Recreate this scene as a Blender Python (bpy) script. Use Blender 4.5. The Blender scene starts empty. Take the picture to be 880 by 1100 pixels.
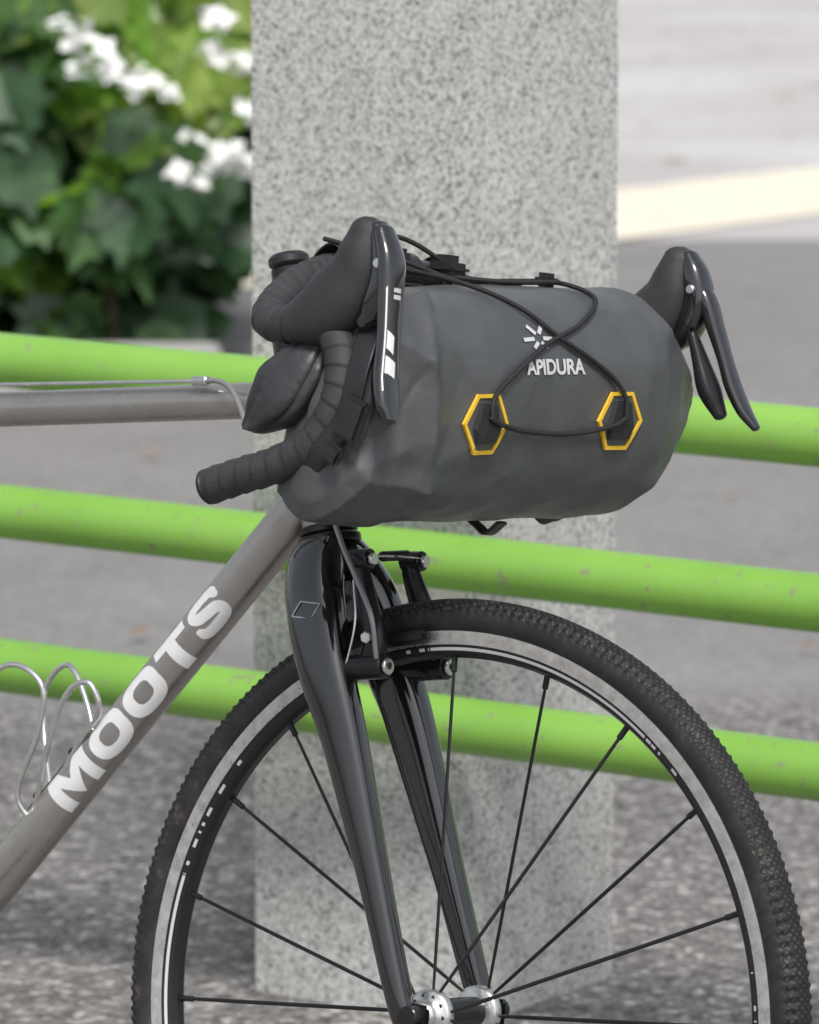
import bpy, bmesh, math, random
from mathutils import Vector, Matrix, noise
random.seed(7)
sc=bpy.context.scene
rad=math.radians
# ------------------------------------------------------------------ materials
def new_mat(name):
    m=bpy.data.materials.new(name); m.use_nodes=True
    nt=m.node_tree; b=nt.nodes["Principled BSDF"]
    return m,nt,b
def N(nt,t,**kw):
    n=nt.nodes.new(t)
    for k,v in kw.items():
        if k in n.inputs: n.inputs[k].default_value=v
        else: setattr(n,k,v)
    return n
def lk(nt,a,b): nt.links.new(a,b)
def ramp(nt,stops,fac=None,interp='LINEAR'):
    r=nt.nodes.new("ShaderNodeValToRGB"); r.color_ramp.interpolation=interp
    e=r.color_ramp.elements
    while len(e)>1: e.remove(e[-1])
    e[0].position=stops[0][0]; e[0].color=(*stops[0][1],1)
    for p,c in stops[1:]:
        x=e.new(p); x.color=(*c,1)
    if fac is not None: lk(nt,fac,r.inputs[0])
    return r
def g(v): return (v,v,v)
def mat(name,col,rough=.5,metal=0,var=0,vscale=30,bump=0,bscale=400,coat=0,spec=None,rvar=0,bdist=.001):
    m,nt,b=new_mat(name)
    b.inputs["Base Color"].default_value=(*col,1)
    b.inputs["Roughness"].default_value=rough
    b.inputs["Metallic"].default_value=metal
    if coat: 
        b.inputs["Coat Weight"].default_value=coat; b.inputs["Coat Roughness"].default_value=.025
        b.inputs["Coat IOR"].default_value=1.65
    if spec is not None: b.inputs["Specular IOR Level"].default_value=spec
    tc=N(nt,"ShaderNodeTexCoord")
    if var:
        n=N(nt,"ShaderNodeTexNoise",Scale=vscale,Detail=4,Roughness=.65); lk(nt,tc.outputs["Object"],n.inputs["Vector"])
        r=ramp(nt,[(.3,tuple(c*(1-var) for c in col)),(.7,tuple(min(1,c*(1+var)) for c in col))],n.outputs["Fac"])
        lk(nt,r.outputs[0],b.inputs["Base Color"])
        if rvar:
            mr=N(nt,"ShaderNodeMapRange"); lk(nt,n.outputs["Fac"],mr.inputs[0])
            mr.inputs[1].default_value=.3; mr.inputs[2].default_value=.7
            mr.inputs[3].default_value=max(0,rough-rvar); mr.inputs[4].default_value=min(1,rough+rvar)
            lk(nt,mr.outputs[0],b.inputs["Roughness"])
    if bump:
        n2=N(nt,"ShaderNodeTexNoise",Scale=bscale,Detail=2); lk(nt,tc.outputs["Object"],n2.inputs["Vector"])
        bp=N(nt,"ShaderNodeBump",Strength=bump,Distance=bdist); lk(nt,n2.outputs["Fac"],bp.inputs["Height"]); lk(nt,bp.outputs[0],b.inputs["Normal"])
    return m
M={}
M['ti']=mat("brushed_titanium",(.42,.40,.38),.30,.76,.09,25,.10,900,rvar=.07)
M['carbon']=mat("gloss_black_carbon",(.008,.008,.009),.12,0,.4,40,0,0,coat=1,rvar=.02,spec=.5)
M['blk']=mat("satin_black",(.018,.018,.019),.38,0,.3,60,.1,800)
M['blkmetal']=mat("anodised_black",(.022,.022,.024),.24,.3,.3,60)
M['rubber']=mat("hood_rubber",(.030,.030,.031),.50,0,.2,50,.5,1500)
M['tape']=mat("bar_tape",(.034,.034,.036),.56,0,.25,70,.6,1100)
M['silver']=mat("polished_alloy",(.70,.70,.69),.25,.9,.12,60)
M['steel']=mat("spoke_black",(.017,.017,.018),.33,.3)
M['white']=mat("white_decal",(.78,.78,.78),.5,0,.06,60)
M['lgrey']=mat("grey_decal",(.55,.56,.57),.5,0,.05,60)
M['yellow']=mat("yellow_trim",(.80,.50,.03),.5,0,.1,80)
M['cord']=mat("bungee_cord",(.014,.014,.015),.6,0,.3,300,.8,1500)
M['cable']=mat("cable_housing",(.30,.30,.30),.35,.4)
m,nt,b=new_mat("coated_grey_fabric"); M['bag']=m
tc=N(nt,"ShaderNodeTexCoord")
n1=N(nt,"ShaderNodeTexNoise",Scale=14,Detail=5,Roughness=.65); lk(nt,tc.outputs["Object"],n1.inputs["Vector"])
r=ramp(nt,[(.3,(.062,.066,.069)),(.7,(.088,.093,.097))],n1.outputs["Fac"]); lk(nt,r.outputs[0],b.inputs["Base Color"])
b.inputs["Roughness"].default_value=.34
n2=N(nt,"ShaderNodeTexNoise",Scale=24,Detail=4,Roughness=.6,Distortion=.6); lk(nt,tc.outputs["Object"],n2.inputs["Vector"])
n3=N(nt,"ShaderNodeTexNoise",Scale=1400,Detail=1); lk(nt,tc.outputs["Object"],n3.inputs["Vector"])
bp=N(nt,"ShaderNodeBump",Strength=.5,Distance=.003); lk(nt,n2.outputs["Fac"],bp.inputs["Height"])
bp2=N(nt,"ShaderNodeBump",Strength=.5,Distance=.0006); lk(nt,n3.outputs["Fac"],bp2.inputs["Height"]); lk(nt,bp.outputs[0],bp2.inputs["Normal"])
lk(nt,bp2.outputs[0],b.inputs["Normal"])
M['bagdark']=mat("dark_grey_fabric",(.034,.035,.037),.40,0,.25,25,.8,45,bdist=.004)
# tyre : UV in metres (u round the wheel, v across)
m,nt,b=new_mat("tyre_rubber"); M['tyre']=m
uv=N(nt,"ShaderNodeUVMap"); mp=N(nt,"ShaderNodeMapping"); mp.inputs["Rotation"].default_value=(0,0,rad(45))
lk(nt,uv.outputs[0],mp.inputs[0])
br=N(nt,"ShaderNodeTexBrick",offset=0,squash=1); br.inputs["Scale"].default_value=1; br.inputs["Brick Width"].default_value=.0048; br.inputs["Row Height"].default_value=.0048; br.inputs["Mortar Size"].default_value=.0010; br.inputs["Mortar Smooth"].default_value=.3
br.inputs["Color1"].default_value=(1,1,1,1); br.inputs["Color2"].default_value=(1,1,1,1); br.inputs["Mortar"].default_value=(0,0,0,1)
lk(nt,mp.outputs[0],br.inputs["Vector"])
tc=N(nt,"ShaderNodeTexCoord")
nd=N(nt,"ShaderNodeTexNoise",Scale=35,Detail=7,Roughness=.8); lk(nt,tc.outputs["Object"],nd.inputs["Vector"])
rd=ramp(nt,[(.42,g(.018)),(.58,(.042,.039,.036)),(.72,(.20,.17,.14))],nd.outputs["Fac"])
mx=N(nt,"ShaderNodeMixRGB",blend_type='MULTIPLY'); mx.inputs[0].default_value=.8
lk(nt,rd.outputs[0],mx.inputs[1]); lk(nt,br.outputs["Color"],mx.inputs[2]); lk(nt,mx.outputs[0],b.inputs["Base Color"])
b.inputs["Roughness"].default_value=.65
bp=N(nt,"ShaderNodeBump",Strength=1,Distance=.0025); lk(nt,br.outputs["Color"],bp.inputs["Height"]); lk(nt,bp.outputs[0],b.inputs["Normal"])
m,nt,b=new_mat("tyre_sidewall"); M['wall']=m
tc=N(nt,"ShaderNodeTexCoord"); nd=N(nt,"ShaderNodeTexNoise",Scale=28,Detail=8,Roughness=.8); lk(nt,tc.outputs["Object"],nd.inputs["Vector"])
rd=ramp(nt,[(.47,g(.015)),(.62,(.035,.032,.030)),(.75,(.19,.16,.13))],nd.outputs["Fac"]); lk(nt,rd.outputs[0],b.inputs["Base Color"]); b.inputs["Roughness"].default_value=.55
bp=N(nt,"ShaderNodeBump",Strength=.5,Distance=.001); lk(nt,nd.outputs["Fac"],bp.inputs["Height"]); lk(nt,bp.outputs[0],b.inputs["Normal"])
M['rimtrack']=mat("machined_brake_track",(.62,.61,.59),.32,.7,.2,90,rvar=.1)
M['rimblk']=mat("rim_black",(.02,.02,.021),.3,.2)
m,nt,b=new_mat("rim_decal"); M['rim']=m
uv=N(nt,"ShaderNodeUVMap"); sp=N(nt,"ShaderNodeSeparateXYZ"); lk(nt,uv.outputs[0],sp.inputs[0])
cx=N(nt,"ShaderNodeCombineXYZ"); lk(nt,sp.outputs[0],cx.inputs[0])
nn=N(nt,"ShaderNodeTexNoise",Scale=70,Detail=3); lk(nt,cx.outputs[0],nn.inputs["Vector"])
n4=N(nt,"ShaderNodeTexNoise",Scale=3.5,Detail=0); lk(nt,cx.outputs[0],n4.inputs["Vector"])
ad=N(nt,"ShaderNodeMath",operation='MULTIPLY_ADD'); lk(nt,n4.outputs["Fac"],ad.inputs[0]); ad.inputs[1].default_value=2.2; lk(nt,nn.outputs["Fac"],ad.inputs[2])
gt=N(nt,"ShaderNodeMath",operation='GREATER_THAN'); lk(nt,ad.outputs[0],gt.inputs[0]); gt.inputs[1].default_value=1.62
mx=N(nt,"ShaderNodeMixRGB"); lk(nt,gt.outputs[0],mx.inputs[0]); mx.inputs[1].default_value=(.02,.02,.021,1); mx.inputs[2].default_value=(.65,.65,.65,1)
lk(nt,mx.outputs[0],b.inputs["Base Color"]); b.inputs["Roughness"].default_value=.3
m,nt,b=new_mat("green_rail_paint"); M['green']=m
tc=N(nt,"ShaderNodeTexCoord")
n1=N(nt,"ShaderNodeTexNoise",Scale=6,Detail=4); lk(nt,tc.outputs["Object"],n1.inputs["Vector"])
r1=ramp(nt,[(.3,(.190,.405,.062)),(.7,(.250,.48,.085))],n1.outputs["Fac"])
n2=N(nt,"ShaderNodeTexNoise",Scale=55,Detail=6,Roughness=.7); lk(nt,tc.outputs["Object"],n2.inputs["Vector"])
r2=ramp(nt,[(.60,g(0)),(.64,g(1))],n2.outputs["Fac"])
mx=N(nt,"ShaderNodeMixRGB"); lk(nt,r2.outputs[0],mx.inputs[0]); lk(nt,r1.outputs[0],mx.inputs[1]); mx.inputs[2].default_value=(.24,.27,.15,1)
lk(nt,mx.outputs[0],b.inputs["Base Color"]); b.inputs["Roughness"].default_value=.26
bp=N(nt,"ShaderNodeBump",Strength=.3,Distance=.001,invert=True); lk(nt,n2.outputs["Fac"],bp.inputs["Height"]); lk(nt,bp.outputs[0],b.inputs["Normal"])
# granite
m,nt,b=new_mat("speckled_granite"); M['granite']=m
tc=N(nt,"ShaderNodeTexCoord")
n0=N(nt,"ShaderNodeTexNoise",Scale=3,Detail=6); lk(nt,tc.outputs["Object"],n0.inputs["Vector"])
n1=N(nt,"ShaderNodeTexNoise",Scale=250,Detail=5,Roughness=.8); lk(nt,tc.outputs["Object"],n1.inputs["Vector"])
n2=N(nt,"ShaderNodeTexVoronoi",Scale=260); lk(nt,tc.outputs["Object"],n2.inputs["Vector"])
r1=ramp(nt,[(.33,g(.13)),(.42,(.35,.35,.345)),(.49,(.54,.54,.525)),(.57,(.68,.675,.655)),(.68,(.78,.77,.75))],n1.outputs["Fac"])
sx=N(nt,"ShaderNodeSeparateColor"); lk(nt,n2.outputs["Color"],sx.inputs[0])
r2=ramp(nt,[(0,g(.25)),(.10,g(.50)),(.2,g(1))],sx.outputs[0])
mx=N(nt,"ShaderNodeMixRGB",blend_type='MULTIPLY'); mx.inputs[0].default_value=.82; lk(nt,r1.outputs[0],mx.inputs[1]); lk(nt,r2.outputs[0],mx.inputs[2])
r0=ramp(nt,[(.3,(.90,.90,.89)),(.7,g(1))],n0.outputs["Fac"])
mx2=N(nt,"ShaderNodeMixRGB",blend_type='MULTIPLY'); mx2.inputs[0].default_value=1; lk(nt,mx.outputs[0],mx2.inputs[1]); lk(nt,r0.outputs[0],mx2.inputs[2])
lk(nt,mx2.outputs[0],b.inputs["Base Color"]); b.inputs["Roughness"].default_value=.7
def asphalt_col(nt,c1,c2,c3,vs,bst):
    tc=N(nt,"ShaderNodeTexCoord")
    v=N(nt,"ShaderNodeTexVoronoi",Scale=vs); lk(nt,tc.outputs["Object"],v.inputs["Vector"])
    s=N(nt,"ShaderNodeSeparateColor"); lk(nt,v.outputs["Color"],s.inputs[0])
    r=ramp(nt,[(0,c1),(.42,c2),(.76,c2),(1,c3)],s.outputs[0])
    n=N(nt,"ShaderNodeTexNoise",Scale=1.6,Detail=7,Roughness=.6); lk(nt,tc.outputs["Object"],n.inputs["Vector"])
    rn=ramp(nt,[(.3,g(.86)),(.7,g(1.12))],n.outputs["Fac"])
    d=ramp(nt,[(.0,g(1)),(.5,g(.9)),(.9,g(.4))],v.outputs["Distance"])
    mx=N(nt,"ShaderNodeMixRGB",blend_type='MULTIPLY'); mx.inputs[0].default_value=1; lk(nt,r.outputs[0],mx.inputs[1]); lk(nt,rn.outputs[0],mx.inputs[2])
    my=N(nt,"ShaderNodeMixRGB",blend_type='MULTIPLY'); my.inputs[0].default_value=bst; lk(nt,mx.outputs[0],my.inputs[1]); lk(nt,d.outputs[0],my.inputs[2])
    return my.outputs[0],v.outputs["Distance"],tc
SM=((.205,.197,.192),(.240,.231,.225),(.30,.290,.283),70,.2)
m,nt,b=new_mat("worn_asphalt"); M['smooth']=m
c_,d_,tc=asphalt_col(nt,*SM); lk(nt,c_,b.inputs["Base Color"]); b.inputs["Roughness"].default_value=.85
m,nt,b=new_mat("coarse_asphalt"); M['coarse']=m
c1_,d1_,tc=asphalt_col(nt,(.11,.103,.098),(.25,.237,.228),(.58,.56,.54),85,.8)
c2_,d2_,_=asphalt_col(nt,*SM)
sp=N(nt,"ShaderNodeSeparateXYZ"); lk(nt,tc.outputs["Object"],sp.inputs[0])
nz=N(nt,"ShaderNodeTexNoise",Scale=1.5,Detail=5); lk(nt,tc.outputs["Object"],nz.inputs["Vector"])
ma=N(nt,"ShaderNodeMath",operation='MULTIPLY_ADD'); lk(nt,nz.outputs["Fac"],ma.inputs[0]); ma.inputs[1].default_value=1.0; lk(nt,sp.outputs[1],ma.inputs[2])
mr=N(nt,"ShaderNodeMapRange"); lk(nt,ma.outputs[0],mr.inputs[0]); mr.inputs[1].default_value=3.6; mr.inputs[2].default_value=3.95
mx=N(nt,"ShaderNodeMixRGB"); lk(nt,mr.outputs[0],mx.inputs[0]); lk(nt,c1_,mx.inputs[1]); lk(nt,c2_,mx.inputs[2])
lk(nt,mx.outputs[0],b.inputs["Base Color"]); b.inputs["Roughness"].default_value=.85
iv=N(nt,"ShaderNodeMath",operation='SUBTRACT'); iv.inputs[0].default_value=1; lk(nt,mr.outputs[0],iv.inputs[1])
bp=N(nt,"ShaderNodeBump",Distance=.006,invert=True); lk(nt,d1_,bp.inputs["Height"]); lk(nt,iv.outputs[0],bp.inputs["Strength"]); lk(nt,bp.outputs[0],b.inputs["Normal"])
m,nt,b=new_mat("pale_paving"); M['pave']=m
tc=N(nt,"ShaderNodeTexCoord")
n1=N(nt,"ShaderNodeTexNoise",Scale=.35,Detail=5,Roughness=.6); lk(nt,tc.outputs["Object"],n1.inputs["Vector"])
r1=ramp(nt,[(.35,(.42,.405,.395)),(.5,(.50,.48,.465)),(.65,(.58,.578,.575))],n1.outputs["Fac"])
n2=N(nt,"ShaderNodeTexNoise",Scale=9,Detail=4); lk(nt,tc.outputs["Object"],n2.inputs["Vector"])
r2=ramp(nt,[(.3,g(.88)),(.7,g(1.05))],n2.outputs["Fac"])
mx=N(nt,"ShaderNodeMixRGB",blend_type='MULTIPLY'); mx.inputs[0].default_value=1; lk(nt,r1.outputs[0],mx.inputs[1]); lk(nt,r2.outputs[0],mx.inputs[2]); lk(nt,mx.outputs[0],b.inputs["Base Color"]); b.inputs["Roughness"].default_value=.85
M['paint']=mat("road_paint",(.80,.74,.60),.7,0,.10,5)
M['kerb']=mat("kerb_stone",(.42,.41,.39),.85,0,.15,8)
# ------------------------------------------------------------------ helpers
def empty(name,mw=None):
    e=bpy.data.objects.new(name,None); sc.collection.objects.link(e); e.empty_display_size=.1
    if mw is not None: e.matrix_world=mw
    return e
def mesh_obj(name,verts,faces,mats,parent=None,smooth=True,uvs=None,fm=None):
    me=bpy.data.meshes.new(name); me.from_pydata([tuple(v) for v in verts],[],faces)
    for mt in (mats if isinstance(mats,(list,tuple)) else [mats]): me.materials.append(mt)
    if smooth: me.polygons.foreach_set("use_smooth",[True]*len(me.polygons))
    if fm: me.polygons.foreach_set("material_index",fm)
    if uvs:
        l=me.uv_layers.new(name="UVMap")
        for p in me.polygons:
            for li,co in zip(p.loop_indices,uvs[p.index]): l.data[li].uv=co
    me.update()
    o=bpy.data.objects.new(name,me); sc.collection.objects.link(o)
    if parent: o.parent=parent
    return o
def crom(P,k):
    P=[Vector(p) for p in P]; out=[]
    Q=[2*P[0]-P[1]]+P+[2*P[-1]-P[-2]]
    for i in range(1,len(Q)-2):
        a,b_,c,d=Q[i-1:i+3]
        for j in range(k):
            t=j/k
            out.append(.5*((2*b_)+(c-a)*t+(2*a-5*b_+4*c-d)*t*t+(3*b_-a-3*c+d)*t**3))
    out.append(P[-1]); return out
def sweep(name,pts,radii,m,parent,side=(0,1,0),n=16,k=8,power=2,cap=True,modf=None):
    """tube along pts; radii per point: r or (a along side, b across)"""
    if not isinstance(radii,(list,tuple)): radii=[radii]*len(pts)
    R=[(r,r,0) if not isinstance(r,(tuple,list)) else (r[0],r[1],0) for r in radii]
    C=crom(pts,k); RR=crom(R,k); side=Vector(side)
    V=[];Fc=[];s=0
    for i,c in enumerate(C):
        t=(C[min(i+1,len(C)-1)]-C[max(i-1,0)]).normalized()
        a=side-t*side.dot(t)
        if a.length<1e-3: a=Vector((.3,.2,.9)); a=a-t*a.dot(t)
        a.normalize(); bb=t.cross(a)
        if i: s+=(c-C[i-1]).length
        for j in range(n):
            an=2*math.pi*j/n; ca,sa=math.cos(an),math.sin(an)
            x=math.copysign(abs(ca)**(2/power),ca)*RR[i].x; y=math.copysign(abs(sa)**(2/power),sa)*RR[i].y
            f=modf(s,an) if modf else 1
            V.append(c+(a*x+bb*y)*f)
    K=len(C)
    for i in range(K-1):
        for j in range(n):
            j2=(j+1)%n; Fc.append((i*n+j,i*n+j2,(i+1)*n+j2,(i+1)*n+j))
    if cap:
        for base,cc,dr,last in ((0,C[0],C[0]-C[1],0),((K-1)*n,C[-1],C[-1]-C[-2],1)):
            r=min(RR[0 if not last else -1].x,RR[0 if not last else -1].y)
            d=dr.normalized() if dr.length else Vector((0,0,1))
            prev=base
            for q in (.35,.65,.88):
                b2=len(V)
                for j in range(n): V.append(cc+(V[base+j]-cc)*math.sqrt(1-q*q)+d*r*q*.8)
                for j in range(n):
                    j2=(j+1)%n; f=(prev+j2,prev+j,b2+j,b2+j2); Fc.append(f[::-1] if last else f)
                prev=b2
            V.append(cc+d*r*.8)
            for j in range(n):
                j2=(j+1)%n; f=(prev+j2,prev+j,len(V)-1); Fc.append(f[::-1] if last else f)
    return mesh_obj(name,V,Fc,m,parent)
def cyl(name,p0,p1,r0,m,parent,r1=None,n=24,bev=.0008):
    p0=Vector(p0);p1=Vector(p1);r1=r0 if r1 is None else r1
    d=(p1-p0);ln=d.length;d.normalize()
    a=d.orthogonal().normalized();bb=d.cross(a)
    bev=min(bev,ln*.3,r0*.5)
    prof=[(0,0),(0,r0-bev),(bev,r0),(ln-bev,r1),(ln,r1-bev),(ln,0)]
    V=[];Fc=[]
    for h,r in prof:
        for j in range(n):
            an=2*math.pi*j/n
            V.append(p0+d*h+(a*math.cos(an)+bb*math.sin(an))*r)
    for i in range(len(prof)-1):
        for j in range(n):
            j2=(j+1)%n; Fc.append((i*n+j,i*n+j2,(i+1)*n+j2,(i+1)*n+j))
    o=mesh_obj(name,V,Fc,m,parent,smooth=True)
    try:
        o.data.set_sharp_from_angle(angle=rad(35))
    except Exception: pass
    return o
def box(name,cn,sx,sy,sz,m,parent,bev=.002,rot=None,taper=1.0):
    bm=bmesh.new(); bmesh.ops.create_cube(bm,size=1)
    for v in bm.verts:
        k=taper if v.co.z>0 else 1
        v.co=Vector((v.co.x*sx*k,v.co.y*sy*k,v.co.z*sz))
    if bev: bmesh.ops.bevel(bm,geom=bm.edges[:],offset=bev,segments=2,affect='EDGES')
    if rot is not None: bmesh.ops.transform(bm,matrix=rot.to_4x4(),verts=bm.verts)
    bmesh.ops.translate(bm,vec=Vector(cn),verts=bm.verts)
    me=bpy.data.meshes.new(name); bm.to_mesh(me); bm.free(); me.materials.append(m)
    o=bpy.data.objects.new(name,me); sc.collection.objects.link(o)
    if parent: o.parent=parent
    return o
def lathe(name,prof,m,parent,cen=(0,0,0),seg=256,fmats=None,closed=True,nf=None):
    """prof list (L,r); revolve about the local Y (wheel axle) axis"""
    V=[];Fc=[];UV=[];FM=[];n=len(prof);cen=Vector(cen)
    cum=[0]
    for i in range(n):
        a=prof[i];b_=prof[(i+1)%n]; cum.append(cum[-1]+math.hypot(b_[0]-a[0],b_[1]-a[1]))
    Rm=max(p[1] for p in prof)
    for i in range(seg):
        an=2*math.pi*i/seg
        for (l,r) in prof:
            if nf: r=r+nf(i,l,r)
            V.append(cen+Vector((math.cos(an)*r,l,math.sin(an)*r)))
    for i in range(seg):
        i2=(i+1)%seg
        for j in range(n if closed else n-1):
            j2=(j+1)%n
            Fc.append((i*n+j,i*n+j2,i2*n+j2,i2*n+j))
            u0=2*math.pi*i/seg*Rm;u1=2*math.pi*(i+1)/seg*Rm
            UV.append(((u0,cum[j]),(u0,cum[j+1]),(u1,cum[j+1]),(u1,cum[j])))
            FM.append(fmats[j] if fmats else 0)
    return mesh_obj(name,V,Fc,m,parent,uvs=UV,fm=FM)
def text_mesh(body,size,slices=14,bold=.0):
    cu=bpy.data.curves.new("t",'FONT'); cu.body=body; cu.size=size; cu.offset=bold; cu.align_x='CENTER'; cu.align_y='CENTER'; cu.resolution_u=6
    o=bpy.data.objects.new("t",cu); sc.collection.objects.link(o)
    dg=bpy.context.evaluated_depsgraph_get(); me=bpy.data.meshes.new_from_object(o.evaluated_get(dg))
    bpy.data.objects.remove(o)
    V=[v.co.copy() for v in me.vertices]; Fc=[list(p.vertices) for p in me.polygons]
    return V,Fc
# ------------------------------------------------------------------ bicycle
th=rad(37.2); la=rad(8.5)
Fv=Vector((math.cos(th),-math.sin(th),0))
Lv=Vector((math.sin(th)*math.cos(la),math.cos(th)*math.cos(la),-math.sin(la)))
Uv=Vector((math.sin(th)*math.sin(la),math.cos(th)*math.sin(la),math.cos(la)))
MW=Matrix(((Fv.x,Lv.x,Uv.x,.037),(Fv.y,Lv.y,Uv.y,0),(Fv.z,Lv.z,Uv.z,.336),(0,0,0,1)))
bike=empty("bicycle",MW)
def B(f,u,l=0): return (f,l,u)
def wheel(cf,cu,pre,nsp=20,phase=0):
    c=(cf,0,cu)
    P=[];R0=.3235;rr=.0165
    nn=26
    for i in range(nn+1):
        a=rad(-128+256*i/nn)
        P.append((math.sin(a)*rr*.98,R0+math.cos(a)*rr))
    fm=[]
    for i in range(len(P)):
        fm.append(0 if 6<=i<=nn-7 else 1)
    def kn(i,l,r):
        if r<R0+.002: return 0
        if .0085<abs(l)<.0160: return .0016 if (i%4)<2 else -.0008
        return 0
    lathe(pre+"tyre",P,[M['tyre'],M['wall']],bike,c,seg=960,fmats=fm,nf=kn)
    ri=[(-.0118,.3165),(-.0128,.3155),(-.0122,.3022),(-.0118,.3010),(-.0113,.2998),(-.0104,.2972),(-.0085,.2940),(-.004,.2912),(.004,.2912),(.0085,.2940),(.0104,.2972),(.0113,.2998),(.0118,.3010),(.0122,.3022),(.0128,.3155),(.0118,.3165),(.008,.313),(-.008,.313)]
    fm=[0,0,2,2,1,2,2,2,2,2,1,2,2,0,0,0,2,0]
    o=lathe(pre+"rim",ri,[M['rimtrack'],M['rim'],M['rimblk']],bike,c,seg=256,fmats=fm)
    try: o.data.set_sharp_from_angle(angle=rad(25))
    except Exception: pass
    cv=Vector(c)
    for s in (-1,1):
        fp=[(s*.026,.010),(s*.028,.019),(s*.030,.0215),(s*.036,.0215),(s*.038,.019),(s*.040,.013),(s*.043,.0115),(s*.048,.0105),(s*.048,.004),(s*.026,.004)]
        lathe(pre+"hub_flange",fp,M['silver'],bike,c,seg=48)
        for q in range(10):
            a=2*math.pi*q/10
            cyl(pre+"hub_hole",cv+Vector((math.cos(a)*.0155,s*.0365,math.sin(a)*.0155)),cv+Vector((math.cos(a)*.0155,s*.0392,math.sin(a)*.0155)),.0024,M['blk'],bike,n=10)
        cyl(pre+"axle_nut",cv+Vector((0,s*.050,0)),cv+Vector((0,s*.066,0)),.009,M['blkmetal'],bike)
    cyl(pre+"hub_body",cv+Vector((0,-.029,0)),cv+Vector((0,.029,0)),.0125,M['blkmetal'],bike)
    for i in range(nsp):
        a=2*math.pi*i/nsp+rad(phase); s=-1 if i%2 else 1
        off=rad(5)*(1 if (i//2)%2 else -1)
        p0=cv+Vector((math.cos(a+off*2)*.019,s*.034,math.sin(a+off*2)*.019)); p1=cv+Vector((math.cos(a)*.293,s*.002,math.sin(a)*.293))
        d=(p1-p0).normalized()
        sweep(pre+"spoke",[p0,p0+d*.03,p1-d*.03,p1],[(.0010,.0010),(.0007,.0017),(.0007,.0017),(.0011,.0011)],M['steel'],bike,n=8,k=2)
        cyl(pre+"nipple",p1-d*.014,p1,.0026,M['blkmetal'],bike,n=8)
    cyl(pre+"valve",cv+Vector((math.cos(3.6)*.292,0,math.sin(3.6)*.292)),cv+Vector((math.cos(3.6)*.25,0,math.sin(3.6)*.25)),.003,M['blkmetal'],bike,n=10)
wheel(0,0,"front_",phase=6)
wheel(-1.01,0,"rear_",phase=3)
# frame
cyl("down_tube",B(-.60,-.0685),B(-.196,.4108),.0195,M['ti'],bike,n=96)
cyl("top_tube",B(-.775,.4355),B(-.215,.4905),.0155,M['ti'],bike,n=64)
hd=Vector((-.29,0,.957)).normalized(); cr=Vector(B(-.172,.372))
cyl("head_tube",cr+hd*.014,cr+hd*.165,.0215,M['ti'],bike,n=40)
cyl("headset_lower",cr+hd*(-.002),cr+hd*.006,.0268,M['blkmetal'],bike,n=40,bev=.0015)
cyl("headset_lower_cup",cr+hd*.0075,cr+hd*.0138,.0250,M['blkmetal'],bike,n=40,bev=.001)
cyl("headset_upper",cr+hd*.1655,cr+hd*.18,.024,M['blkmetal'],bike,n=40)
cyl("spacers",cr+hd*.18,cr+hd*.238,.0165,M['blkmetal'],bike,n=32,bev=.001)
cyl("top_cap",cr+hd*.2385,cr+hd*.250,.0175,M['blk'],bike,n=32,bev=.003)
st=cr+hd*.212
sweep("stem",[st,st+Vector((.05,0,.008)),Vector(B(-.135,.600))],[.018,.0155,.016],M['blkmetal'],bike,n=24)
cyl("stem_clamp",B(-.135,.600,-.024),B(-.135,.600,.024),.0205,M['blkmetal'],bike,n=32)
sweep("seat_tube",[B(-.60,-.068),B(-.70,.25),B(-.77,.475)],[.0165]*3,M['ti'],bike,n=28,k=3)
cyl("seatpost",B(-.77,.475),B(-.82,.62),.0136,M['ti'],bike)
cyl("bottom_bracket",B(-.60,-.068,-.036),B(-.60,-.068,.036),.022,M['ti'],bike)
for s in (-1,1):
    sweep("chain_stay",[B(-.62,-.066,s*.022),B(-.80,-.035,s*.045),B(-1.01,0,s*.066)],[.011,.010,.007],M['ti'],bike,n=16)
    sweep("seat_stay",[B(-.765,.43,s*.016),B(-.85,.25,s*.045),B(-1.01,0,s*.066)],[.008,.008,.007],M['ti'],bike,n=16)
sweep("saddle",[B(-.70,.638),B(-.76,.64),B(-.86,.645),B(-.95,.66)],[(.018,.012),(.026,.016),(.055,.02),(.07,.018)],M['blk'],bike,n=24,power=2.4)
lathe("chainring",[(-.044,.09),(-.048,.09),(-.048,.065),(-.044,.065)],M['blkmetal'],bike,(-.60,0,-.068),seg=90,nf=lambda i,l,r:(.003 if i%2 else 0) if r>.08 else 0)
sweep("crank_arm",[B(-.60,-.068,-.058),B(-.52,-.02,-.066),B(-.455,.012,-.070)],[(.008,.016),(.007,.012),(.007,.011)],M['blkmetal'],bike,n=16)
sweep("crank_arm_far",[B(-.60,-.068,.058),B(-.68,-.116,.066),B(-.745,-.148,.070)],[(.008,.016),(.007,.012),(.007,.011)],M['blkmetal'],bike,n=16)
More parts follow.
